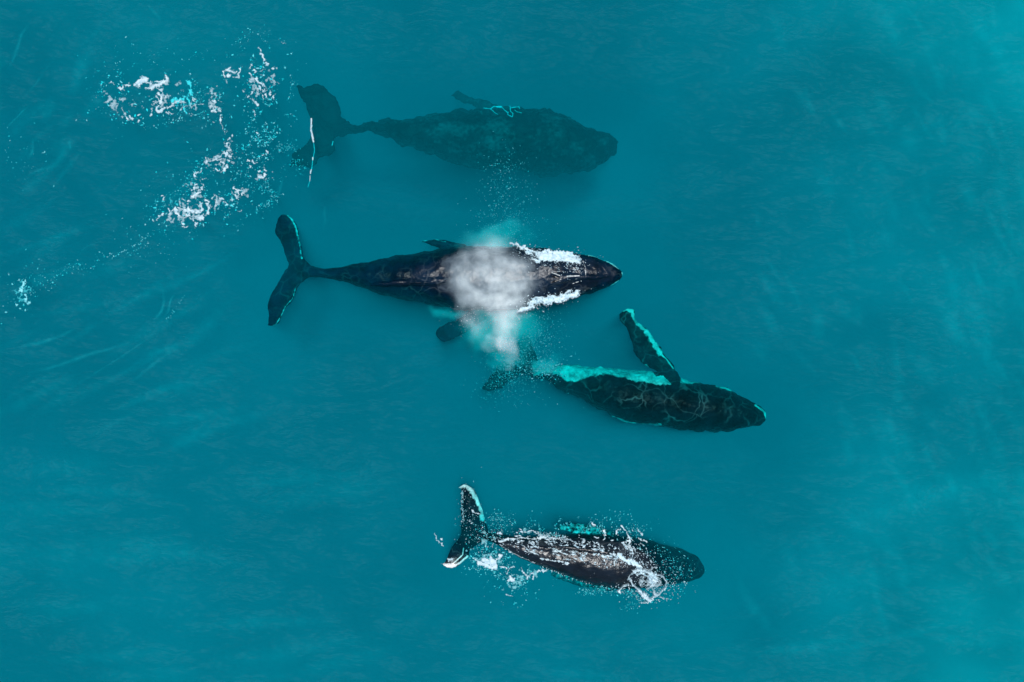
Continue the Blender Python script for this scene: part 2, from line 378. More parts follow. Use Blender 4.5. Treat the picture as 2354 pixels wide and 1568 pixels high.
pcs.append(blade(Z1, [((450, 740), (740, 770), -.92, .16), ((395, 790), (620, 855), -.92, .15), ((350, 850), (545, 905), -.85, .13), ((290, 960), (500, 970), -.75, .11), ((240, 1060), (462, 1080), -.65, .1), ((200, 1180), (388, 1165), -.55, .09), ((205, 1280), (332, 1270), -.5, .07), ((208, 1345), (290, 1350), -.5, .06), ((185, 1378), (250, 1380), -.52, .03)]))
pcs.append(blade(Z1, [((2360, 500), (2230, 600), -.9, .22), ((2260, 468), (2170, 550), -.8, .16), ((2130, 453), (2090, 514), -.7, .12), ((2030, 428), (2000, 482), -.65, .1), ((1940, 435), (1925, 468), -.62, .07), ((1895, 450), (1893, 462), -.6, .05)]))
pcs.append(blade(ZD, [((1095, 690), (1145, 705), -1.6, .26), ((1078, 718), (1112, 732), -2.0, .18), ((1052, 736), (1076, 757), -1.8, .14), ((1030, 745), (1052, 771), -1.4, .12), ((1013, 753), (1034, 779), -1.1, .1), ((1005, 762), (1022, 784), -.95, .08), ((1004, 772), (1013, 784), -.9, .06)]))
# dorsal ridge and fin, rostrum ridge, splash guard in front of the blowholes, tubercles
pcs.append(blade(ZD, [((850, 651), (850, 657), -.25, .1), ((900, 646), (900, 658), -.12, .16), ((960, 642), (960, 656), -.03, .16), ((1005, 640), (1005, 654), .12, .12), ((1030, 638), (1030, 652), .14, .12)]))
pcs.append(blade(ZD, [((940, 648), (1040, 648), -.1, .25), ((938, 650), (985, 650), .18, .14)]))
pcs.append(blade(ZD, [((1252, 632), (1252, 650), .34, .1), ((1285, 629), (1285, 648), .36, .15), ((1330, 632), (1330, 642), .32, .12), ((1380, 632), (1380, 640), .14, .1), ((1412, 632), (1412, 636), -.06, .08)]))
pcs.append(blade(ZD, [((1262, 626), (1262, 634), .36, .07), ((1284, 630), (1284, 638), .42, .12), ((1296, 636), (1296, 641), .38, .05)]))
pcs.append(blade(ZD, [((1262, 648), (1262, 656), .36, .07), ((1284, 643), (1284, 651), .42, .12), ((1296, 640), (1296, 645), .38, .05)]))
tb = []
for k in range(9):
    t = k / 8; x = 1345 + 78 * t
    for s in (-1, 1):
        wd = 40 * (1 - t) ** .8 + 8
        tb.append((x, 633 + s * wd * .72 + (1 - t) * (2 if s > 0 else 0), -.12 - .02 * k))
        if k % 2 == 0: tb.append((x, 633 + s * wd * .35, .06 - .03 * k))
for k in range(6): tb.append((1350 + 12 * k, 635, .27 - .06 * k))
pcs += tubercles(tb, .075, 0)
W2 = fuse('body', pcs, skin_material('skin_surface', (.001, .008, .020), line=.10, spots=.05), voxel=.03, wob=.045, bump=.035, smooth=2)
WL2 = [([T(Z1, p) for p in ((395, 152), (450, 200), (500, 300), (520, 400), (545, 500), (565, 635))], 1.3),
       ([T(Z1, p) for p in ((495, 965), (462, 1080), (385, 1165), (335, 1270), (285, 1360), (250, 1375))], .9),
       ([T(Z1, p) for p in ((2150, 458), (2030, 424), (1900, 448))], .6),
       ([(1431, 622), (1432, 636)], 1.4), ([T(Z2, (1165, 918)), T(Z2, (1260, 914))], .9), ([T(Z2, (1215, 850)), T(Z2, (1240, 890))], .8), ([T(Z2, (1045, 890)), T(Z2, (1110, 912))], .7), ([T(Z2, (1055, 968)), T(Z2, (1115, 942))], .7), ([T(Z2, (1290, 800)), T(Z2, (1312, 860)), T(Z2, (1310, 920))], .5), ([T(Z2, (1255, 960)), T(Z2, (1210, 975))], .6), ([(1345, 584), (1373, 591), (1402, 603), (1422, 617)], 1.3), ([(1373, 671), (1402, 659), (1422, 645)], 1.0)]  # short strokes round the blowholes are glints painted into the skin colour
def f2(c, n):
    x, y = chart(c)
    d = min(seg_dist(x, y, l) / wd for l, wd in WL2)
    return max(0, min(1.1 if x > 1100 else .6, 1.15 - .45 * d))
attr(W2, 'pale', f2)
r2 = whale_root('largest black whale at the surface blowing mist, white water on its shoulders', P(1050, 640, -1)); attach(W2, r2)
mb, nt_, out_ = new_mat('blowhole'); bb = N(nt_, 'ShaderNodeBsdfPrincipled'); bb.inputs['Base Color'].default_value = (.004, .005, .007, 1); bb.inputs['Roughness'].default_value = .25
nt_.links.new(bb.outputs[0], out_.inputs[0])
bvh2 = None
def bvh_of(o):
    me = o.data; return BVHTree.FromPolygons([v.co.copy() for v in me.vertices], [tuple(p.vertices) for p in me.polygons])
bvh2 = bvh_of(W2)
def top_z(bvhs, x, y, low=-9.0):
    z = low
    for b in bvhs:
        h = b.ray_cast(Vector((x, y, 6)), Vector((0, 0, -1)))
        if h[0] is not None: z = max(z, h[0].z)
    return z
for pts in (((1268, 634), (1276, 636), (1285, 640)), ((1268, 650), (1276, 648), (1285, 644))):
    V, F = [], []
    bits = []
    for i in range(9):
        t = i / 8; x = pts[0][0] + (pts[2][0] - pts[0][0]) * t; y = pts[0][1] + (pts[2][1] - pts[0][1]) * t
        q = P(x, y, .4); z = top_z([bvh2], q.x, q.y); bits.append(blob(Vector((q.x, q.y, z + .0)), .05 * (1 - 1.2 * abs(t - .5)), 1.6, 1, .6))
    for v, f in bits:
        o_ = len(V); V += v; F += [tuple(i + o_ for i in g) for g in f]
    bh = link_mesh('blowhole', V, F, mb); attach(bh, r2)

# --- rolled whale with raised pale flipper
C = [(1219, 846, 862, -1.290, .14), (1241, 843, 869, -1.240, .24), (1260, 842, 878, -1.190, .34), (1278, 840, 891, -1.160, .44), (1306, 839, 903, -1.140, .58), (1334, 842, 915, -1.140, .7), (1361, 844, 931, -1.140, .8),
     (1386, 842, 943, -1.140, .88), (1408, 845, 957, -1.140, .95), (1441, 851, 969, -1.140, 1.0), (1475, 853, 975, -1.140, 1.02), (1508, 857, 977, -1.140, 1.02), (1541, 866, 981, -1.120, 1.0),
     (1574, 874, 988, -1.090, .97), (1607, 879, 992, -1.040, .92), (1640, 886, 992, -1.010, .86), (1673, 895, 991, -0.970, .78), (1706, 912, 986, -0.940, .66), (1728, 926, 980, -0.900, .52), (1746, 936, 973, -0.870, .36), (1759, 946, 961, -0.840, .16)]
pcs = [body(C)]
pcs.append(blade(Z5, [((720, 860), (840, 1040), -1.340, .14), ((560, 850), (740, 1000), -1.390, .12), ((430, 880), (640, 1010), -1.390, .11), ((340, 980), (510, 1090), -1.390, .1), ((255, 1090), (410, 1190), -1.440, .07), ((185, 1212), (260, 1232), -1.440, .03)]))
pcs.append(blade(Z5, [((700, 950), (860, 920), -1.390, .14), ((610, 780), (830, 780), -1.740, .12), ((640, 620), (800, 630), -2.140, .08), ((680, 480), (740, 480), -2.440, .03)]))
pcs.append(blade(Z6, [((760, 990), (930, 960), -0.940, .2), ((790, 920), (900, 880), -0.790, .17), ((680, 840), (838, 795), -0.690, .14), ((570, 760), (775, 700), -0.640, .12), ((465, 670), (695, 625), -0.590, .11), ((418, 560), (628, 510), -0.540, .1), ((395, 450), (555, 400), -0.520, .09), ((345, 350), (465, 320), -0.490, .08), ((290, 290), (418, 240), -0.460, .07), ((268, 210), (408, 185), -0.460, .06), ((285, 185), (365, 165), -0.460, .04)]))
tb = [(1690 + 9 * k, 915 + 6 * k, -.5 - .04 * k) for k in range(7)] + [(1690 + 9 * k, 950 + 2 * k, -.25 - .06 * k) for k in range(7)] + [(1695 + 9 * k, 984 - 2.5 * k, -.6 - .03 * k) for k in range(7)]
pcs += tubercles(tb, .05, 0)
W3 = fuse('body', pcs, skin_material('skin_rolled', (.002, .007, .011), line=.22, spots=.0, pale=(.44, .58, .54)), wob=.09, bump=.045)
LIM = [(1210, 870), (1260, 855), (1285, 862), (1304, 876.7), (1322, 876.7), (1343, 869), (1363, 864), (1389, 860), (1408, 862), (1437, 869), (1463, 877.7), (1497, 880), (1519, 885.4), (1541, 884), (1551, 876), (1591, 884), (1600, 879), (1625, 878)]
LX = [a for a, b in LIM]; LY = [b for a, b in LIM]
E3 = [([T(Z6, p) for p in ((830, 790), (770, 705), (700, 635))], 1.2), ([T(Z6, p) for p in ((700, 635), (625, 510), (550, 400))], 5.0), ([T(Z6, p) for p in ((550, 400), (455, 320), (412, 240), (400, 190), (345, 165))], 3.6),
      ([T(Z6, p) for p in ((340, 170), (275, 190))], 3.0), ([T(Z6, p) for p in ((1280, 975), (1360, 992), (1440, 1020))], 1.8), ([T(Z6, p) for p in ((1690, 1175), (1780, 1240), (1800, 1300))], 1.8),
      ([T(Z6, p) for p in ((200, 1295), (350, 1350), (500, 1378), (700, 1378))], 2.0)]
def f3(c, n):
    x, y = chart(c)
    v = 0
    if 1225 < x < 1622:
        v = max(v, min(1.2, .55 + .12 * (np.interp(x, LX, LY) - y)))
        if n.z < -.1: v = .8
    # the flipper keeps its own colours
    fl = T(Z6, (850, 900))
    d0 = seg_dist(x, y, [T(Z6, p) for p in ((850, 900), (640, 640), (480, 420), (340, 220))])
    if y < 838: v = 0
    if y < 864 and x > 1405 and d0 < 30 and not (x < 1500 and y > 852) : v = 0
    if seg_dist(x, y, [T(Z6, (850, 905)), T(Z6, (700, 760))]) < 13: v = 0
    d = min(seg_dist(x, y, l) / wd for l, wd in E3)
    return max(v, min(1.1, 1.15 - .5 * d))
attr(W3, 'pale', f3)
r3 = whale_root('rolled whale just under water with pale belly edge and one long raised flipper', P(1480, 900, -1)); attach(W3, r3)

# --- speckled whale, back out of the water
D4 = [(1080, 1218, 1238, -.6, .14), (1094, 1216, 1240, -.55, .2), (1113, 1223, 1240, -.5, .24), (1141, 1228, 1250, -.38, .34), (1170, 1233, 1267, -.34, .48), (1208, 1234, 1287, -.36, .6), (1268, 1231, 1311, -.4, .8), (1301, 1228, 1323, -.42, .9),
      (1334, 1226, 1335, -.45, .98), (1366, 1227, 1344, -.48, 1.0), (1399, 1229, 1350, -.52, 1.0), (1432, 1233, 1352, -.6, .98), (1464, 1237, 1351, -.72, .94), (1497, 1244, 1349, -.92, .88), (1521, 1251, 1346, -1.12, .82),
      (1546, 1257, 1343, -1.26, .74), (1570, 1264, 1339, -1.32, .64), (1595, 1276, 1333, -1.35, .5), (1609, 1287, 1327, -1.33, .36), (1618, 1300, 1315, -1.3, .16)]
pcs = [body(D4)]
pcs.append(blade(Z7, [((450, 760), (720, 790), -.6, .13), ((440, 690), (725, 690), -.55, .12), ((452, 600), (695, 585), -.4, .1), ((438, 480), (684, 500), -.25, .09), ((430, 370), (645, 390), -.2, .08), ((433, 270), (595, 280), -.17, .07), ((430, 205), (535, 190), -.11, .05), ((388, 178), (450, 150), -.09, .04)]))
pcs.append(blade(Z7, [((450, 700), (740, 770), -.6, .13), ((420, 780), (600, 870), -.5, .11), ((345, 880), (510, 960), -.3, .1), ((300, 960), (500, 1020), -.18, .08), ((262, 1045), (410, 1105), -.08, .07), ((220, 1095), (330, 1150), -.02, .05), ((183, 1105), (240, 1150), .02, .03)]))
pcs.append(blade(Z8, [((1000, 420), (800, 480), -.9, .15), ((860, 320), (720, 400), -.7, .12), ((560, 235), (520, 345), -.55, .09), ((300, 205), (320, 315), -.5, .08), ((150, 218), (160, 280), -.5, .05), ((70, 240), (80, 262), -.5, .03)]))
pcs.append(blade(Z8, [((900, 1120), (900, 1000), -1.3, .14), ((650, 1120), (680, 1000), -1.6, .12), ((400, 1060), (430, 960), -1.8, .1), ((180, 990), (210, 910), -1.9, .08), ((-20, 930), (0, 880), -1.9, .04)]))
pcs.append(blade(ZD, [((1240, 1250), (1240, 1256), .22, .1), ((1280, 1252), (1280, 1260), .42, .12), ((1340, 1258), (1340, 1268), .46, .12), ((1400, 1266), (1400, 1276), .38, .12)]))
pcs += tubercles([(1550 + 9 * k, 1275 + 4 * k, -.78 - .06 * k) for k in range(7)] + [(1550 + 9 * k, 1305 + 1 * k, -.62 - .09 * k) for k in range(7)], .05, 0)
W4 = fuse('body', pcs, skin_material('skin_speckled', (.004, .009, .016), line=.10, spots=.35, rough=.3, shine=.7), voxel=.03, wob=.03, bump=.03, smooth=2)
E4 = [([T(Z7, p) for p in ((388, 178), (440, 152), (490, 165), (545, 215), (600, 300), (648, 400), (682, 500), (680, 570))], 4.2),
      ([T(Z7, p) for p in ((185, 1105), (250, 1145), (330, 1140))], 5.0), ([T(Z7, p) for p in ((330, 1140), (410, 1095), (500, 1015))], 2.0), ([T(Z7, p) for p in ((450, 920), (440, 1000), (330, 1100))], 1.0),
      ([T(Z8, p) for p in ((75, 245), (300, 255), (550, 290), (720, 340))], 16.0), ([T(Z8, p) for p in ((-20, 905), (200, 960), (420, 1030), (640, 1080))], 14.0)]
bvh4 = bvh_of(W4)
def f4(c, n):
    x, y = chart(c)
    v = 0
    for i, (l, wd) in enumerate(E4):
        if i >= 4 and c.z > -.38: continue
        v = max(v, min((1.1, 1.1, 1.1, 1.1, .5, .42)[i], 1.15 - .5 * seg_dist(x, y, l) / wd))
    return max(0, v)
attr(W4, 'pale', f4)
r4 = whale_root('white speckled whale breaking the surface with splashes and white rimmed tail', P(1340, 1285, -.5)); attach(W4, r4)

# ------------------------------------------------------------------ foam
class Lattice:
    def __init__(s, seed): s.t = np.random.default_rng(seed).random((256, 256))
    def at(s, x, y):
        xi = np.floor(x).astype(int); yi = np.floor(y).astype(int); fx = x - xi; fy = y - yi
        fx = fx * fx * (3 - 2 * fx); fy = fy * fy * (3 - 2 * fy); t = s.t
        a = t[xi % 256, yi % 256]; b = t[(xi + 1) % 256, yi % 256]; c = t[xi % 256, (yi + 1) % 256]; d = t[(xi + 1) % 256, (yi + 1) % 256]
        return (a * (1 - fx) + b * fx) * (1 - fy) + (c * (1 - fx) + d * fx) * fy
    def fbm(s, x, y, o=4):
        v = 0; a = .5
        for k in range(o): v = v + a * s.at(x * 2 ** k + 17 * k, y * 2 ** k + 31 * k); a *= .5
        return v - .47
LA, LB, LC = Lattice(1), Lattice(2), Lattice(3)

def foam_field(strokes, res=.8, warp=6.0, rag=3.0, fine=.35, holes=0.0):
    """strokes: (chart polyline, half width). Returns verts (chart x, y, value) and faces of the area where the ragged field is positive"""
    V, F = [], []
    for line, wd in strokes:
        m = wd * 2 + warp * .8 + rag * 2 + 5
        x0, x1 = min(p[0] for p in line) - m, max(p[0] for p in line) + m; y0, y1 = min(p[1] for p in line) - m, max(p[1] for p in line) + m
        nx, ny = int((x1 - x0) / res) + 2, int((y1 - y0) / res) + 2
        gx, gy = np.meshgrid(x0 + res * np.arange(nx), y0 + res * np.arange(ny), indexing='ij')
        wx = gx + warp * LA.fbm(gx / 11, gy / 11); wy = gy + warp * LB.fbm(gx / 11, gy / 11)
        ws = min(3.2, warp * .5); wx = wx + ws * LC.fbm(gx / 3.5, gy / 3.5, 3) * 2; wy = wy + ws * LA.fbm(gx / 3.5 + 9, gy / 3.5, 3) * 2
        D = np.full(gx.shape, 1e9)
        for (ax, ay), (bx, by) in zip(line, line[1:]):
            dx, dy = bx - ax, by - ay; L = dx * dx + dy * dy + 1e-9
            t = np.clip(((wx - ax) * dx + (wy - ay) * dy) / L, 0, 1)
            D = np.minimum(D, np.hypot(wx - ax - t * dx, wy - ay - t * dy))
        Fv = wd * 1.12 + .1 - D + rag * LC.fbm(gx / 4, gy / 4, 5) * 2.4 * min(1, wd / 3.0)
        if holes: Fv = np.minimum(Fv, (LB.fbm(gx / 3.2, gy / 3.2) + holes) * 9)
        pos = Fv > 0
        act = pos[:-1, :-1] | pos[1:, :-1] | pos[:-1, 1:] | pos[1:, 1:]
        ids = {}
        def corner(i, j):
            k = (i, j)
            if k not in ids: ids[k] = len(V); V.append((gx[i, j], gy[i, j], Fv[i, j]))
            return ids[k]
        def cross(a, b):
            k = (a, b) if a < b else (b, a)
            if k not in ids:
                fa, fb = Fv[k[0]], Fv[k[1]]; t = fa / (fa - fb)
                ids[k] = len(V); V.append((gx[k[0]] + (gx[k[1]] - gx[k[0]]) * t, gy[k[0]] + (gy[k[1]] - gy[k[0]]) * t, 0.0))
            return ids[k]
        for i, j in zip(*np.nonzero(act)):
            cs = [(i, j), (i, j + 1), (i + 1, j + 1), (i + 1, j)]
            poly = []
            for a, b in zip(cs, cs[1:] + cs[:1]):
                if pos[a]: poly.append(corner(*a))
                if pos[a] != pos[b]: poly.append(cross(a, b))
            if len(poly) >= 3: F.append(tuple(poly))
    return V, F

def lace_field(blobs, res=.6, cell=12.0, thick=.05, seed=0.0):
    """torn net of foam threads inside soft ellipses (cx, cy, rx, ry, angle)"""
    V, F = [], []
    for cx, cy, rx, ry, ang in blobs:
        R_ = max(rx, ry) * 1.25; n = int(2 * R_ / res)
        gx, gy = np.meshgrid(cx - R_ + res * np.arange(n), cy - R_ + res * np.arange(n), indexing='ij')
        a = math.radians(ang); u = ((gx - cx) * math.cos(a) + (gy - cy) * math.sin(a)) / rx; v = (-(gx - cx) * math.sin(a) + (gy - cy) * math.cos(a)) / ry
        msk = 1 - np.sqrt(u * u + v * v) + LA.fbm(gx / 11, gy / 11) * 2.2
        wx = gx + 5 * LB.fbm(gx / 6, gy / 6) + seed; wy = gy + 5 * LC.fbm(gx / 6, gy / 6) + seed
        rid = np.abs(LA.fbm(wx / cell, wy / cell, 3) - .0)
        brk = LB.fbm(gx / 6 + 40, gy / 6) - .03
        Fv = np.minimum(thick * np.clip(msk, -1, .9) + .16 * brk - rid * .42, msk) * 12
        pos = Fv > 0; act = pos[:-1, :-1] | pos[1:, :-1] | pos[:-1, 1:] | pos[1:, 1:]; ids = {}
        def corner(k):
            if k not in ids: ids[k] = len(V); V.append((gx[k], gy[k], Fv[k]))
            return ids[k]
        def cross(a_, b_):
            k = (a_, b_) if a_ < b_ else (b_, a_)
            if k not in ids:
                t = Fv[k[0]] / (Fv[k[0]] - Fv[k[1]]); ids[k] = len(V)
                V.append((gx[k[0]] + (gx[k[1]] - gx[k[0]]) * t, gy[k[0]] + (gy[k[1]] - gy[k[0]]) * t, 0.0))
            return ids[k]
        for i, j in zip(*np.nonzero(act)):
            i, j = int(i), int(j); cs = [(i, j), (i, j + 1), (i + 1, j + 1), (i + 1, j)]; poly = []
            for a_, b_ in zip(cs, cs[1:] + cs[:1]):
                if pos[a_]: poly.append(corner(a_))
                if pos[a_] != pos[b_]: poly.append(cross(a_, b_))
            if len(poly) >= 3: F.append(tuple(poly))
    return V, F

def foam_object(name, label, fields=(), dots=(), bvhs=(), lift=.012, dome=.05, rough=0.0, cover=None, cat='foam', topc=.84, dotc=None):
    V, F, A = [], [], []
    for (fv, ff), z0 in fields:
        o = len(V)
        for x, y, val in fv:
            q = P(x, y, 0); zt = top_z(bvhs, q.x, q.y) if bvhs else -9
            z = max(z0, zt if zt > -.12 else z0) + lift
            q = P(x, y, z)
            h = dome * (1 - math.exp(-max(val, 0) / 3.0))
            if rough: h += rough * max(0, noise.fractal(Vector((q.x * 5, q.y * 5, 1)), 1, 2, 3) + .3) * min(1, max(val, 0) / 2)
            V.append((q.x, q.y, z + h)); A.append(cover(val) if cover else min(topc, .22 + max(val, 0) * .45))
        F += [tuple(i + o for i in f) for f in ff]
    for x, y, r, z, el, an in dots:                  # small blobs: (chart x, y, radius m, z, elongation, angle)
        q = P(x, y, z); zt = top_z(bvhs, q.x, q.y) if bvhs else -9
        if zt > -.15: q = P(x, y, max(z, zt + .01)); q.z = max(z, zt + .008)
        o = len(V); n = 7; ca, sa = math.cos(an), math.sin(an)
        V.append((q.x, q.y, q.z + r * .6))
        ring = []
        for k in range(n):
            t = 2 * math.pi * k / n; rr = r * random.uniform(.65, 1.3)
            a, b = rr * el * math.cos(t), rr * math.sin(t) / max(1, el ** .4)
            ring.append((q.x + a * ca - b * sa, q.y + a * sa + b * ca))
        V += [(a, b, q.z) for a, b in ring]; V.append((q.x, q.y, q.z - r * .4)); A += [dotc if dotc else min(1, random.uniform(.25, .75) + r * 8)] * (n + 2)
        for k in range(n):
            F.append((o, o + 1 + k, o + 1 + (k + 1) % n)); F.append((o + n + 1, o + 1 + (k + 1) % n, o + 1 + k))
    ob = link_mesh(name, V, F, M_FOAM)
    at = ob.data.attributes.new('cover', 'FLOAT', 'POINT'); at.data.foreach_set('value', A)
    return tag(ob, label, cat, kind='stuff')

def scatter(n, cx, cy, sx, sy, ang=0, rmin=.012, rmax=.04, zlo=-.45, zhi=-.08, el=1.0, angj=0.0, power=3.2, shape='gauss', cluster=0.0):
    out = []; a = math.radians(ang); ca, sa = math.cos(a), math.sin(a)
    for _ in range(n):
        if shape == 'gauss': u, v = random.gauss(0, sx), random.gauss(0, sy)
        else:
            r = math.sqrt(random.random()); t = random.uniform(0, 2 * math.pi); u, v = r * math.cos(t) * sx, r * math.sin(t) * sy
        x, y = cx + u * ca - v * sa, cy + u * sa + v * ca
        if cluster and noise.noise(Vector((x / 16, y / 16, 4.4))) < cluster * random.uniform(-.2, .3): continue
        r = rmin + (rmax - rmin) * random.random() ** power
        out.append((x, y, r, random.uniform(zlo, zhi), random.uniform(1, 1 + el), -a + random.uniform(-1.5, 1.5) if el < 1.5 else -a + random.uniform(-.3, .3) + angj))
    return out
def along(n, line, spread, **kw):
    out = []
    L = [math.hypot(b[0] - a[0], b[1] - a[1]) for a, b in zip(line, line[1:])]
    for _ in range(n):
        t = random.random() * sum(L); i = 0
        while i < len(L) - 1 and t > L[i]: t -= L[i]; i += 1
        f = t / L[i]; x = line[i][0] + (line[i + 1][0] - line[i][0]) * f; y = line[i][1] + (line[i + 1][1] - line[i][1]) * f
        out += scatter(1, x, y, spread, spread, **kw)
    return out
def st(z, wd, *pts): return ([T(z, p) for p in pts], wd * z[2])

# upper left cluster
SA = [st(ZA, 9, (375, 680), (420, 695), (430, 660), (500, 650)), st(ZA, 12, (550, 650), (590, 610), (630, 585)), st(ZA, 26, (600, 620), (650, 605), (670, 600)), st(ZA, 9, (670, 600), (735, 638)),
      st(ZA, 8, (665, 688), (720, 685)), st(ZA, 16, (730, 680), (790, 650), (840, 635), (880, 610)), st(ZA, 6, (770, 600), (850, 610), (905, 600)), st(ZA, 11, (892, 560), (910, 600)),
      st(ZA, 5, (800, 680), (845, 700), (860, 790)), st(ZA, 6, (790, 760), (815, 810), (840, 850)), st(ZA, 13, (855, 780), (840, 830), (835, 860)), st(ZA, 7, (800, 720), (830, 760)), st(ZA, 12, (800, 925), (830, 930), (865, 905)),
      st(ZA, 8, (800, 880), (790, 910)), st(ZA, 6, (750, 930), (725, 985)), st(ZA, 9, (470, 1010), (500, 990), (530, 1015)), st(ZA, 5, (575, 985), (620, 970)), st(ZA, 8, (590, 1050), (605, 1040)),
      st(ZA, 5, (750, 820), (800, 830)), st(ZA, 4, (280, 625), (320, 615), (340, 640)), st(ZA, 6, (890, 945), (960, 965)), st(ZA, 5, (905, 910), (950, 870), (1000, 865)),
      st(ZA, 9, (1520, 510), (1530, 560)), st(ZA, 8, (1540, 490), (1590, 500), (1645, 502)), st(ZA, 5, (1560, 480), (1590, 455)), st(ZA, 12, (1555, 550), (1585, 550)), st(ZA, 6, (1690, 480), (1665, 540), (1675, 575)), st(ZA, 5, (1620, 555), (1655, 560)),
      st(ZA, 10, (1855, 480), (1860, 500)), st(ZA, 9, (1800, 525), (1815, 540)), st(ZA, 6, (1790, 585), (1850, 575)), st(ZA, 11, (1880, 570), (1895, 610), (1930, 640), (1965, 670)), st(ZA, 8, (1905, 680), (1918, 700)), st(ZA, 9, (1950, 700), (1965, 715)),
      st(ZA, 6, (1835, 705), (1790, 770)), st(ZA, 12, (1780, 780), (1795, 785)), st(ZA, 10, (1970, 755), (1975, 765)), st(ZA, 8, (1860, 830), (1880, 860)), st(ZA, 8, (2025, 740), (2030, 755)), st(ZA, 4, (2080, 745), (2050, 790), (2070, 800)),
      st(ZA, 8, (1905, 310), (1930, 325), (1950, 370)), st(ZA, 5, (1890, 240), (1910, 280)), st(ZA, 12, (2060, 470), (2065, 475)), st(ZA, 4, (1800, 470), (1820, 430)), st(ZA, 8, (1970, 410), (1990, 420)), st(ZA, 3, (2135, 175), (2185, 205)),
      st(ZA, 5, (1330, 745), (1400, 712)), st(ZA, 12, (1400, 815), (1430, 830)), st(ZA, 4, (1370, 780), (1405, 805)), st(ZA, 9, (1400, 870), (1410, 910), (1440, 945)), st(ZA, 7, (1385, 925), (1400, 915)), st(ZA, 9, (1480, 940), (1482, 945)),
      st(ZA, 10, (1485, 995), (1488, 1030)), st(ZA, 3.5, (1488, 1050), (1510, 1090), (1530, 1165)), st(ZA, 6, (1170, 780), (1185, 820), (1205, 832)), st(ZA, 4, (1240, 855), (1300, 850)), st(ZA, 4, (1850, 940), (1860, 985)), st(ZA, 5, (1930, 730), (1935, 790))]
SAb = [st(ZA, 22, (1125, 620), (1150, 630)), st(ZA, 7, (1150, 640), (1160, 690), (1170, 740)), st(ZA, 16, (1160, 710), (1165, 750)), st(ZA, 7, (1140, 740), (1120, 790), (1150, 850), (1160, 890)),
       st(ZA, 14, (960, 830), (1000, 800), (1010, 830)), st(ZA, 10, (1020, 850), (1045, 800)), st(ZA, 12, (1070, 800), (1100, 780), (1085, 820)), st(ZA, 7, (1085, 850), (1090, 930), (1115, 960)), st(ZA, 3, (1210, 970), (1300, 930)), st(ZA, 6, (980, 790), (960, 840)), st(ZA, 6, (880, 510), (890, 530))]
dA = scatter(170, *T(ZA, (280, 600)), 22, 16, rmax=.05, cluster=.6) + scatter(160, *T(ZA, (420, 820)), 60, 26, rmax=.05, cluster=.7) + scatter(320, *T(ZA, (850, 900)), 80, 26, rmax=.055, cluster=.7) + scatter(160, *T(ZA, (800, 350)), 90, 18, rmax=.035, cluster=.8)
dA += scatter(330, *T(ZA, (1950, 600)), 32, 42, rmax=.055, cluster=.5) + scatter(230, *T(ZA, (1950, 950)), 34, 24, rmax=.045, cluster=.5) + scatter(120, *T(ZA, (1850, 170)), 24, 14, rmax=.035, cluster=.5) + scatter(120, *T(ZA, (2250, 700)), 10, 28, rmax=.03, cluster=.3)
dA += scatter(200, *T(ZA, (1420, 820)), 26, 30, rmax=.045, cluster=.4) + scatter(130, *T(ZA, (1150, 750)), 28, 30, rmax=.045, cluster=.4) + along(60, [T(ZA, p) for p in ((150, 900), (350, 1020), (750, 1120), (1100, 1000), (1350, 1000))], 4, rmax=.045)
foam_object('sea_foam', 'torn white foam spread in a band above and left of the sunken tail', [(foam_field(SA, warp=9, rag=4), .0), (foam_field(SAb), -.28), (lace_field([(*T(ZA, (800, 640)), 62, 16, 0), (*T(ZA, (850, 850)), 40, 20, 0), (*T(ZA, (1080, 860)), 36, 22, 0), (*T(ZA, (1420, 850)), 18, 36, 0), (*T(ZA, (1600, 530)), 26, 14, 0), (*T(ZA, (1930, 640)), 30, 40, 60), (*T(ZA, (350, 850)), 40, 22, 20)]), -.0)], dA)
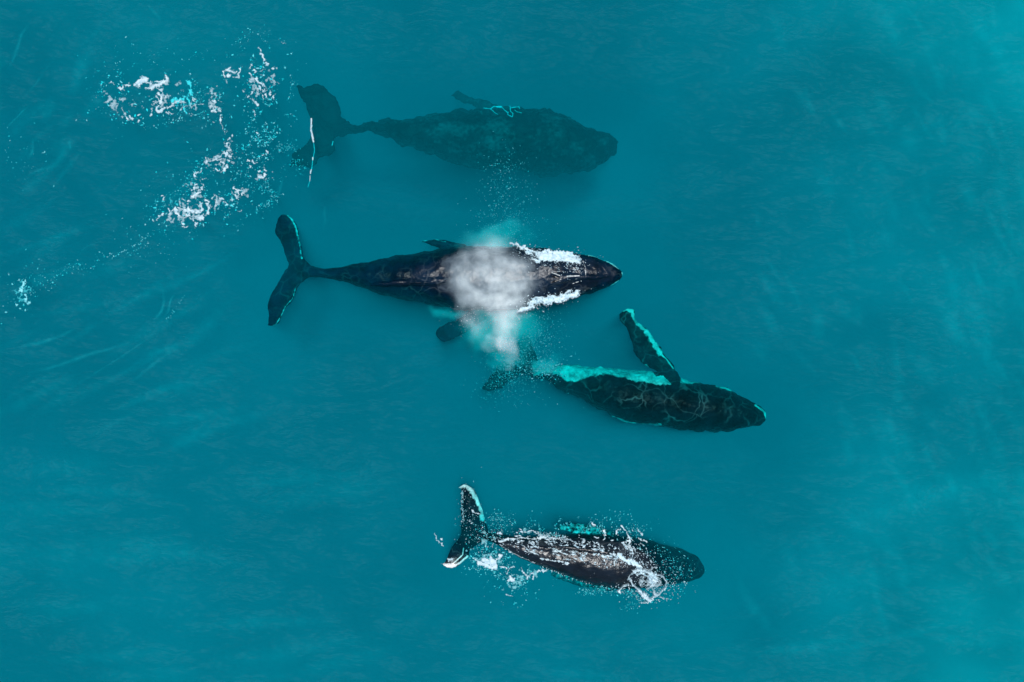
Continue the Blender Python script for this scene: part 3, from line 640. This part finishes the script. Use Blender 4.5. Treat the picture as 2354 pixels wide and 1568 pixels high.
# lower cluster
SB = [st(ZB, 10, (1205, 70), (1205, 110)), st(ZB, 10, (1165, 125), (1145, 145)), st(ZB, 11, (1150, 170), (1148, 200)), st(ZB, 9, (1168, 240), (1160, 280)), st(ZB, 19, (1140, 300), (1125, 340)), st(ZB, 11, (1140, 340), (1195, 355)), st(ZB, 5, (1100, 310), (1050, 350), (1010, 345)),
      st(ZB, 12, (990, 365), (1005, 400)), st(ZB, 7, (1020, 400), (1080, 385)), st(ZB, 8, (860, 375), (868, 440)), st(ZB, 5, (870, 430), (980, 410)), st(ZB, 10, (1058, 430), (1062, 438)), st(ZB, 12, (1088, 445), (1092, 455)), st(ZB, 13, (1160, 400), (1170, 405)),
      st(ZB, 16, (1130, 485), (1105, 515), (1095, 550)), st(ZB, 7, (980, 515), (1035, 550)), st(ZB, 11, (735, 575), (700, 595), (705, 625), (735, 640)), st(ZB, 5, (750, 590), (800, 555)), st(ZB, 6, (815, 655), (860, 650)),
      st(ZB, 15, (720, 735), (700, 770), (685, 815)), st(ZB, 7, (720, 755), (755, 770)), st(ZB, 10, (810, 780), (800, 790)), st(ZB, 12, (775, 820), (745, 860), (700, 888), (650, 882)), st(ZB, 6, (560, 750), (590, 715), (625, 750)),
      st(ZB, 14, (870, 990), (895, 1030), (885, 1080), (878, 1130)), st(ZB, 9, (800, 990), (765, 1030)), st(ZB, 16, (790, 1050), (775, 1100), (735, 1110)), st(ZB, 26, (800, 1160), (790, 1195)), st(ZB, 10, (820, 1130), (800, 1150)),
      st(ZB, 22, (590, 1080), (640, 1100), (690, 1110)), st(ZB, 12, (620, 1050), (650, 1090)), st(ZB, 18, (640, 1130), (600, 1150)), st(ZB, 7, (480, 1040), (540, 1080), (590, 1100)), st(ZB, 8, (560, 1190), (620, 1150)), st(ZB, 22, (450, 1060), (455, 1110)), st(ZB, 11, (410, 1090), (370, 1130)),
      st(ZB, 14, (470, 1130), (485, 1150)), st(ZB, 8, (640, 1190), (690, 1215)), st(ZB, 6, (690, 1190), (735, 1180)), st(ZB, 13, (730, 1250), (708, 1295)), st(ZB, 7, (350, 1070), (370, 1090)), st(ZB, 8, (200, 1200), (225, 1165), (290, 1130)), st(ZB, 4, (130, 1210), (150, 1225)),
      st(ZB, 13, (1045, 910), (1085, 935)), st(ZB, 9, (1100, 960), (1140, 1000)), st(ZB, 6, (930, 930), (985, 885), (1030, 900)), st(ZB, 8, (1230, 785), (1290, 830), (1330, 830)), st(ZB, 11, (1290, 830), (1285, 885)), st(ZB, 8, (1240, 880), (1270, 930)), st(ZB, 9, (1325, 870), (1328, 878)),
      st(ZB, 13, (1420, 410), (1440, 430)), st(ZB, 9, (1480, 420), (1540, 445)), st(ZB, 15, (1570, 630), (1610, 635), (1650, 600)), st(ZB, 9, (1640, 540), (1655, 545)), st(ZB, 9, (1660, 280), (1675, 295)), st(ZB, 7, (1600, 340), (1620, 330)), st(ZB, 6, (1525, 45), (1550, 50)), st(ZB, 5, (1550, 555), (1590, 570)), st(ZB, 8, (1440, 490), (1455, 475)),
      st(ZB, 6, (260, 880), (295, 895), (300, 935)), st(ZB, 8, (540, 940), (580, 955)), st(ZB, 9, (610, 950), (635, 945)), st(ZB, 8, (530, 1255), (545, 1270)), st(ZB, 7, (540, 1305), (600, 1290)), st(ZB, 8, (825, 945), (900, 955)), st(ZB, 9, (775, 970), (780, 980))]
SBb = [st(ZB, 14, (1190, 1015), (1215, 1020)), st(ZB, 9, (1205, 900), (1210, 950)), st(ZB, 12, (1130, 1000), (1145, 1010)), st(ZB, 9, (1090, 580), (1110, 560)), st(ZB, 3, (180, 920), (180, 1110)), st(ZB, 3, (370, 910), (385, 1000))]
dB = scatter(420, *T(ZB, (1650, 150)), 26, 26, rmax=.05, cluster=.5) + scatter(240, *T(ZB, (1550, 600)), 30, 24, rmax=.045, cluster=.5) + scatter(260, *T(ZB, (1100, 420)), 40, 24, rmax=.045, cluster=.5) + scatter(260, *T(ZB, (600, 850)), 50, 30, rmax=.05, cluster=.6)
dB += scatter(300, *T(ZB, (600, 1200)), 52, 22, rmax=.055, cluster=.6) + scatter(200, *T(ZB, (1100, 1050)), 45, 24, rmax=.045, cluster=.6) + along(160, [T(ZB, p) for p in ((1530, 1080), (1680, 1000), (1800, 890), (1650, 780), (1700, 600))], 6, rmax=.035)
dB += along(110, [T(ZB, p) for p in ((780, 430), (700, 600), (640, 700), (500, 900), (250, 1000))], 9, rmax=.04) + scatter(90, *T(ZB, (1930, 240)), 16, 6, rmax=.025)
dB += scatter(150, *T(ZB, (1530, 80)), 30, 40, rmax=.04, cluster=.4)
foam_object('sea_foam', 'torn white foam scattered between the spouting whale tail and picture edge', [(foam_field(SB, warp=9, rag=4), .0), (foam_field(SBb), -.25), (lace_field([(*T(ZB, (620, 1110)), 56, 24, -8), (*T(ZB, (740, 820)), 22, 28, 0), (*T(ZB, (1080, 400)), 38, 24, -15), (*T(ZB, (1130, 950)), 32, 18, 20), (*T(ZB, (1600, 620)), 22, 16, 0), (*T(ZB, (1300, 850)), 18, 18, 0), (*T(ZB, (1150, 180)), 12, 26, 0)], seed=3), -.0)], dB)
# far left
SC = [st(ZC, 11, (180, 1320), (185, 1340)), st(ZC, 8, (205, 1275), (195, 1305)), st(ZC, 7, (210, 1370), (225, 1390), (220, 1430)), st(ZC, 12, (240, 1445), (250, 1440)), st(ZC, 8, (135, 1450), (145, 1460)), st(ZC, 5, (970, 1044), (975, 1048)), st(ZC, 3, (1030, 1010), (1065, 995)), st(ZC, 3, (40, 130), (50, 145)), st(ZC, 3, (360, 165), (385, 150))]
dC = scatter(110, *T(ZC, (120, 1350)), 34, 28, rmax=.05, zlo=-.35, cluster=.3) + along(170, [T(ZC, p) for p in ((330, 1290), (430, 1300), (500, 1180), (640, 1130), (780, 1150), (860, 1050), (980, 1050), (1140, 1000), (1240, 890), (1400, 760))], 7, rmax=.038, zlo=-.4)
dC += scatter(40, *T(ZC, (300, 1250)), 24, 20, rmax=.035, zlo=-.4) + scatter(50, *T(ZC, (160, 160)), 40, 32, rmax=.03, zlo=-.4) + scatter(60, *T(ZC, (1300, 950)), 50, 40, rmax=.025, zlo=-.4)
dC += along(24, [T(ZD, p) for p in ((385, 735), (410, 700), (423, 680))], 2, rmax=.03, zlo=-.3)
foam_object('sea_foam', 'thin broken line of pale foam flecks trailing to the far edge', [(foam_field(SC), -.12), (lace_field([(*T(ZC, (200, 1360)), 26, 24, 0)], seed=5), -.2)], dC)
# glint line above the sunken tail, drawn as a pale foam mesh
SG = [st(ZD, 1.6, (715, 273), (716, 290), (715, 300)), st(ZD, 1.9, (715, 300), (718, 312), (721, 325)), st(ZD, 1.3, (719, 362), (719, 367)), st(ZD, 1.4, (715, 391), (714, 399)), st(ZD, .9, (713, 404), (712, 416))]
SGb = [st(ZD, 1.0, (721, 325), (723, 345), (719, 368), (716, 390)), st(ZD, .8, (712, 416), (708, 430)), st(ZD, 1.1, (766, 325), (763, 334)), st(ZD, .9, (1112, 248), (1128, 250), (1134, 245), (1152, 244), (1160, 253), (1168, 259)), st(ZD, .8, (1128, 250), (1137, 259), (1145, 263)), st(ZD, 2.0, (1142, 245), (1153, 246)),
       st(ZD, .9, (1168, 257), (1167, 263), (1177, 269), (1180, 262), (1174, 256), (1172, 243)), st(ZD, .8, (1174, 248), (1192, 245), (1195, 250)), st(ZD, .8, (1184, 253), (1190, 258), (1198, 260))]
foam_object('light_streak', 'thin bright vertical painted glint lying over the sunken whale tail', [(foam_field(SG, res=.5, warp=2, rag=1), 0.0), (foam_field(SGb[:3], res=.5, warp=1.5, rag=.6), -.5)], along(60, [(672, 362), (690, 375), (690, 392), (680, 396)], 9, rmax=.03, zlo=-.6, zhi=-.2))
foam_object('light_streak', 'faint looping painted caustic trace over the back of the deepest whale', [(foam_field(SGb[3:], res=.5, warp=2, rag=.6), -.9)], [])  # loop of caustic light drawn as pale mesh above the whale

# white water on the spouting whale
SW = [st(Z2, 22, (940, 740), (1000, 770), (1060, 780)), st(Z2, 34, (960, 760), (1100, 755), (1180, 765)), st(Z2, 26, (1100, 780), (1200, 785), (1250, 790)), st(Z2, 8, (725, 655), (800, 690), (900, 760)), st(Z2, 9, (800, 685), (870, 720), (950, 730)), st(Z2, 9, (820, 680), (850, 710)), st(Z2, 10, (900, 790), (950, 800)),
      st(Z2, 12, (1000, 715), (1050, 730)), st(Z2, 12, (1180, 740), (1240, 780))]
SW2 = [st(Z2, 16, (790, 1185), (850, 1170), (900, 1150)), st(Z2, 24, (880, 1130), (960, 1100), (1040, 1090)), st(Z2, 28, (1000, 1110), (1080, 1095), (1130, 1085)), st(Z2, 20, (1110, 1095), (1200, 1070), (1250, 1045)), st(Z2, 10, (1150, 1060), (1180, 1030))]
dW = scatter(200, *T(Z2, (900, 760)), 26, 12, ang=20, rmin=.008, rmax=.028, zlo=0, zhi=.3) + scatter(90, *T(Z2, (1080, 770)), 45, 14, rmin=.008, rmax=.03, zlo=0, zhi=.3) + scatter(160, *T(Z2, (1200, 850)), 22, 14, rmax=.025, zlo=0, zhi=.1)
dW2 = scatter(180, *T(Z2, (930, 1130)), 26, 10, ang=-20, rmin=.008, rmax=.028, zlo=0, zhi=.25) + scatter(80, *T(Z2, (1120, 1085)), 36, 8, ang=-15, rmin=.008, rmax=.028, zlo=0, zhi=.2)
foam_object('white_water', 'white water churning over the spouting whale on the side near the sunken whale', [(foam_field(SW, warp=8, rag=5), .02)], dW, [bvh2], dome=.12, rough=.05, topc=1)
foam_object('white_water', 'white water churning along the spouting whale on its flipper side', [(foam_field(SW2, warp=8, rag=5), .02)], dW2, [bvh2], dome=.12, rough=.05, topc=1)
# glints of spray on water around the blow
dS = scatter(900, 1165, 525, 42, 34, rmin=.006, rmax=.018, zlo=-.5, zhi=-.1) + scatter(420, 1162, 430, 34, 38, rmin=.008, rmax=.022, zlo=-.5) + scatter(60, 1165, 370, 25, 20, rmin=.008, rmax=.02, zlo=-.5)
dS += scatter(1500, 1195, 800, 42, 42, rmin=.006, rmax=.02, zlo=-.6, zhi=-.1) + scatter(700, 1170, 862, 36, 20, ang=-35, rmin=.008, rmax=.022, zlo=-.7, zhi=-.2) + scatter(500, 1235, 770, 34, 34, rmin=.008, rmax=.02, zlo=-.5) + scatter(120, 1180, 900, 50, 22, rmin=.008, rmax=.02, zlo=-.5)
dS += scatter(350, 1250, 850, 24, 12, rmin=.01, rmax=.03, zlo=-.5) + scatter(300, 1158, 800, 15, 16, rmin=.005, rmax=.013, zlo=.2, zhi=1.2) + scatter(260, 1085, 735, 26, 16, rmin=.005, rmax=.014, zlo=0, zhi=.8)
foam_object('spray', 'fine glittering drops of spray around the blow of the spouting whale', [], dS)

# around the speckled whale
ax4 = math.radians(-12)
S4 = [st(Z8, 22, (1160, 860), (1230, 835), (1320, 850), (1400, 890), (1460, 940)), st(Z8, 40, (1380, 930), (1450, 980)), st(Z8, 13, (1460, 900), (1560, 920), (1610, 1000), (1590, 1090), (1510, 1170), (1400, 1240)), st(Z8, 9, (1160, 860), (1090, 920), (1075, 970)),
      st(Z8, 16, (1100, 970), (1130, 1040), (1220, 1130)), st(Z8, 28, (1220, 1130), (1300, 1200), (1370, 1260)), st(Z8, 9, (1255, 1310), (1350, 1295), (1420, 1250)), st(Z8, 10, (1360, 840), (1410, 810), (1470, 800)), st(Z8, 14, (1200, 900), (1260, 880), (1340, 930), (1430, 1000), (1400, 1060)),
      st(Z8, 8, (1240, 960), (1230, 1020), (1260, 1080)), st(Z8, 10, (1330, 1110), (1400, 1060)), st(Z8, 8, (1520, 1220), (1565, 1250)), st(Z8, 11, (930, 1140), (990, 1080), (1080, 1040)), st(Z8, 14, (930, 1135), (960, 1155)), st(Z8, 20, (1430, 1170), (1480, 1190))]
S4b = [st(Z8, 9, (910, 340), (905, 310), (960, 275)), st(Z8, 9, (980, 230), (1060, 300), (1090, 360), (1130, 430)), st(Z8, 6, (1205, 265), (1270, 350)), st(Z8, 8, (1095, 380), (1095, 470), (1110, 620)), st(Z8, 22, (940, 620), (1010, 690), (1100, 740)), st(Z8, 26, (1080, 700), (1180, 760), (1240, 800)), st(Z8, 18, (1130, 560), (1130, 620)),
       st(Z8, 10, (740, 285), (755, 350)), st(Z8, 10, (570, 195), (605, 225)), st(Z8, 10, (1000, 460), (1080, 440)), st(Z8, 12, (1020, 480), (1060, 540)), st(Z8, 7, (1250, 470), (1290, 500)), st(Z8, 7, (1220, 400), (1330, 440)), st(Z8, 10, (800, 570), (790, 620)),
       st(Z8, 9, (-20, 715), (60, 730), (150, 745)), st(Z8, 6, (170, 695), (260, 698)), st(Z8, 7, (590, 365), (650, 400)), st(Z8, 7, (230, 420), (340, 450)), st(Z8, 7, (690, 660), (800, 655)), st(Z8, 7, (880, 680), (880, 780)), st(Z8, 8, (40, 545), (150, 600), (220, 640)), st(Z8, 8, (0, 500), (110, 530)),
       st(Z8, 10, (570, 580), (600, 640)), st(Z8, 9, (650, 600), (740, 560)), st(Z8, 7, (600, 470), (660, 480), (680, 520))]
S7 = [st(Z7, 5, (880, 845), (960, 815), (1100, 797), (1300, 797), (1500, 800), (1750, 815)), st(Z7, 4, (890, 880), (1000, 950), (1200, 1052), (1400, 1125)), st(Z7, 15, (1340, 800), (1450, 780)), st(Z7, 7, (1230, 720), (1300, 710), (1370, 755)), st(Z7, 5, (1370, 755), (1480, 770)), st(Z7, 9, (880, 840), (930, 810), (1080, 800)), st(Z7, 10, (1370, 1045), (1500, 1060), (1650, 1085)), st(Z7, 6, (1150, 880), (1250, 950), (1350, 1000)),
      st(Z7, 30, (700, 1070), (760, 1090), (830, 1100)), st(Z7, 20, (640, 1090), (720, 1130), (850, 1160)), st(Z7, 16, (860, 1050), (900, 1000)), st(Z7, 20, (780, 1040), (850, 1120)), st(Z7, 9, (900, 1140), (970, 1160)), st(Z7, 16, (990, 1300), (1050, 1300)), st(Z7, 12, (1010, 1260), (1040, 1310)),
      st(Z7, 7, (1145, 1160), (1190, 1240), (1220, 1270)), st(Z7, 9, (1210, 1290), (1250, 1240)), st(Z7, 8, (1250, 1220), (1300, 1230), (1290, 1290)), st(Z7, 8, (1340, 1200), (1450, 1190)), st(Z7, 8, (105, 745), (125, 810), (205, 890)), st(Z7, 9, (190, 800), (192, 808)), st(Z7, 5, (970, 1220), (990, 1170), (1060, 1140)),
      st(Z7, 7, (560, 1040), (620, 1060)), st(Z7, 6, (555, 450), (590, 490), (650, 505)), st(Z7, 14, (270, 1060), (310, 1050)), st(Z7, 4, (970, 1480), (1050, 1495))]
d4 = scatter(560, 1320, 1268, 75, 16, ang=11, rmin=.014, rmax=.055, el=1.8, zlo=0, zhi=0, cluster=.9) + scatter(420, 1385, 1282, 42, 22, ang=12, rmin=.016, rmax=.05, el=1.3, zlo=0, zhi=0, cluster=.4) + scatter(300, 1250, 1252, 55, 9, ang=10, rmin=.014, rmax=.05, el=2.2, zlo=0, zhi=0, cluster=.3)
d4 += scatter(330, 1450, 1285, 32, 24, ang=35, rmin=.01, rmax=.034, el=1.8, zlo=-.1, zhi=.05, angj=-.6) + scatter(300, 1525, 1290, 38, 22, ang=30, rmin=.008, rmax=.024, el=1.8, zlo=-.35, zhi=-.1) + along(300, [(1250, 1300), (1330, 1328), (1400, 1343), (1450, 1340)], 5, rmin=.012, rmax=.03, zlo=-.1, zhi=0)
foam_object('foam_speckle', 'white drops and foam flecks on the wet back of the speckled whale', [(foam_field(S4b, res=.6, warp=6, rag=4, holes=.55), .01)], d4, [bvh4], dome=.03, topc=1, dotc=.97)
dr = scatter(300, 1497, 1345, 32, 24, rmax=.03, zlo=-.1, zhi=.25) + scatter(160, 1540, 1345, 30, 14, ang=-25, rmax=.03, zlo=-.5, zhi=0) + along(240, [(1325, 1362), (1370, 1358), (1410, 1356), (1450, 1365), (1500, 1385)], 5, rmax=.04, zlo=-.3) + scatter(80, 1460, 1385, 24, 8, ang=-30, rmax=.025, zlo=-.4)
foam_object('splash', 'ring of white splashing water beside the head of the speckled whale', [(foam_field([(l, w_ * 1.05) for l, w_ in S4], res=.5, warp=5, rag=2.0), .06), (lace_field([(1497, 1340, 34, 26, 0)], seed=2, thick=.14), .05)], dr, [bvh4], dome=.22, rough=.16, topc=1)
d7 = scatter(420, *T(Z7, (760, 1060)), 26, 16, rmax=.045, zlo=-.3) + scatter(300, *T(Z7, (740, 780)), 26, 18, rmin=.010, rmax=.03, zlo=-.4, zhi=.05, el=1.2) + scatter(420, *T(Z7, (1080, 1300)), 34, 26, rmax=.04, zlo=-.35, cluster=.4) + scatter(240, *T(Z7, (1280, 1230)), 26, 10, rmax=.04, zlo=-.3, cluster=.2)
d7 += scatter(320, *T(Z7, (1250, 660)), 50, 14, rmax=.04, zlo=-.4, cluster=.5) + scatter(130, *T(Z7, (880, 560)), 18, 10, rmax=.03, zlo=-.4) + scatter(110, *T(Z7, (520, 520)), 14, 38, rmin=.01, rmax=.028, zlo=-.1, zhi=.05) + along(200, [T(Z7, p) for p in ((1350, 750), (1500, 770), (1700, 790))], 4, rmax=.04, zlo=-.2, zhi=.05)
d7 += scatter(260, *T(Z8, (560, 230)), 36, 10, rmax=.035, zlo=-.3, cluster=.3) + scatter(200, *T(Z8, (950, 200)), 30, 14, rmax=.03, zlo=-.4, cluster=.3) + scatter(90, *T(Z8, (1180, 280)), 12, 10, rmax=.03, zlo=-.3) + along(100, [T(Z7, p) for p in ((440, 220), (430, 400), (450, 600))], 1.5, rmax=.025, zlo=-.1, zhi=0)
foam_object('splash', 'broken white foam and bubbles trailing around the white rimmed tail', [(foam_field(S7, res=.6, warp=6, rag=3.5, holes=.5), -.02), (lace_field([(*T(Z7, (760, 1060)), 36, 22, 15), (*T(Z7, (1080, 1300)), 30, 26, 0), (*T(Z7, (1280, 1230)), 30, 12, -5), (*T(Z7, (1250, 720)), 40, 9, 5), (*T(Z7, (720, 800)), 22, 18, 0)], seed=4), -.08)], d7, [bvh4], dome=.05)

# ------------------------------------------------------------------ blow and bubbles
def cloud(name, label, mat, x0, x1, y0, y1, z0, z1, step=None):
    a, b = P(x0, y1, 0), P(x1, y0, 0)
    o = link_mesh(name, *box_mesh(a.x, b.x, a.y, b.y, z0, z1), mat, smooth=False)
    return tag(o, label, 'mist', kind='stuff')
def B_(x, y, z, rx, ry, rz, wgt=1.0): return (tuple(P(x, y, z)), (rx, ry, rz), wgt)
mist = cloud_material('mist', [B_(1110, 620, 1.1, 1.7, 1.5, .9, 1.0), B_(1165, 660, 1.1, 1.5, 1.3, .9, 1.0), B_(1080, 670, 1.0, 1.2, 1.1, .8, .8), B_(1150, 735, 1.1, .8, 1.7, .85, 1.25), B_(1150, 700, 1.1, .9, .7, .8, .7), B_(1160, 785, 1.1, .5, .9, .6, .8), B_(1085, 740, 1.0, .45, 1.0, .6, .35), B_(1195, 670, .9, .8, .8, .6, .8)],
                      0.8, (.66, .86, 1.0), g=-.5, nscale=1.6, lo=.38, hi=.72)
cloud('mist', 'pale grey cloud of mist blown over the back of the spouting whale', mist, 990, 1260, 520, 850, .42, 2.2)
bub = cloud_material('bubbles', [B_(1140, 550, -.7, 1.6, .8, .7, .6), B_(1110, 770, -.9, 1.2, 1.2, .8, 1.0), B_(1195, 750, -.9, 1.1, 1.2, .8, .8), B_(1240, 835, -.8, .8, .45, .6, .9), B_(1030, 712, -.8, .9, .3, .5, .5), B_(1160, 820, -.9, .9, .6, .6, .7)],
                     3.4, (.7, .92, 1), g=-.2, nscale=1.0, lo=.3, hi=.7)
cloud('bubbles', 'turquoise clouds of fine bubbles in the water around the blow', bub, 960, 1300, 490, 880, -1.9, -.03)

# ------------------------------------------------------------------ faint pale films: sky sheen of ripples drawn as mesh streaks
def wavy(x, y, ang, ln, bend=.3, n=9):
    a = math.radians(ang); out = []
    for k in range(n):
        out.append((x, y)); x += math.cos(a) * ln / (n - 1); y += math.sin(a) * ln / (n - 1); a += random.uniform(-bend, bend)
    return out
def film(name, label, lines, width, amp, z=-.45):
    V, F, A = [], [], []
    prof = [0, .12, .45, .85, 1, .85, .45, .12, 0]
    for ln in lines:
        pts = catmull(ln, 4); m = len(pts); o = len(V); wd = width * random.uniform(.5, 1.5); am = amp * random.uniform(.5, 1.2)
        for i, p in enumerate(pts):
            q = pts[min(i + 1, m - 1)] - pts[max(i - 1, 0)]; q = q / (np.hypot(*q) + 1e-9); t = i / (m - 1)
            ww = wd * (.35 + math.sin(math.pi * t) ** .7) * (1 + .5 * noise.noise(Vector((p[0] / 14, p[1] / 14, 2))))
            tp = math.sin(math.pi * t) * (1 + .8 * noise.noise(Vector((p[0] / 18, p[1] / 18, 6))))
            for k, a in enumerate(prof):
                u = (k / 8 - .5) * 2 * ww
                j = 1 + .5 * noise.noise(Vector(((p[0] - q[1] * u) / 7, (p[1] + q[0] * u) / 7, 8)))
                V.append(P(p[0] - q[1] * u, p[1] + q[0] * u, z - .05 * random.random())); A.append(max(0, a * tp * am * j))
        for i in range(m - 1):
            for k in range(8):
                b = o + i * 9 + k; F.append((b, b + 1, b + 10, b + 9))
    ob = link_mesh(name, V, F, M_FOAM)
    at = ob.data.attributes.new('cover', 'FLOAT', 'POINT'); at.data.foreach_set('value', A)
    return tag(ob, label, 'foam', kind='stuff')  # painted ripple sheen, kept in the foam category
right = []
for _ in range(120):
    x = 2380 - abs(random.gauss(0, 230)); y = random.uniform(-60, 1350)
    right.append(wavy(x, y, random.uniform(55, 80), random.uniform(60, 210), .16))
for _ in range(26): right.append(wavy(random.uniform(1720, 2080), random.uniform(0, 1000), random.uniform(50, 75), random.uniform(50, 130), .15))
film('sheen_film', 'faint painted ripple sheen on the open sea ahead of the whales', right, 14, .034)
left = [wavy(60, 860, -15, 260, .1), wavy(150, 900, -30, 260, .1), wavy(30, 800, -10, 160, .1), wavy(300, 880, -38, 140, .08), wavy(180, 590, -60, 60), wavy(350, 740, -50, 80), wavy(630, 460, -50, 60), wavy(742, 530, -75, 60),
        wavy(40, 240, -50, 150, .1), wavy(20, 160, -70, 120), wavy(340, 10, 60, 50), wavy(50, 420, -45, 110), wavy(10, 300, -55, 90), wavy(375, 730, -48, 65), wavy(160, 310, 80, 40), wavy(60, 370, -55, 60)]
film('sheen_film', 'faint painted curved sheen streaks on the sea behind the whale tails', left, 3.6, .08, -.3)
soft = []
for _ in range(34): soft.append(wavy(random.uniform(-60, 420), random.uniform(450, 1050), random.uniform(-38, -8), random.uniform(120, 300), .1))
for _ in range(14): soft.append(wavy(random.uniform(-60, 200), random.uniform(60, 450), random.uniform(-70, -35), random.uniform(60, 180), .1))
film('sheen_film', 'wide dim painted sheen streaks on the sea around the trailing foam flecks', soft, 13, .034, -.6)
low = [wavy(random.uniform(-100, 2200), random.uniform(1020, 1570), random.uniform(-12, 6), random.uniform(200, 420), .06) for _ in range(46)]
low = [l for l in low if not (650 < l[0][0] < 1650 and l[0][1] < 1400)]
film('sheen_film', 'barely visible painted level sheen streaks on the calm sea below the speckled whale', low, 22, .032, -.8)
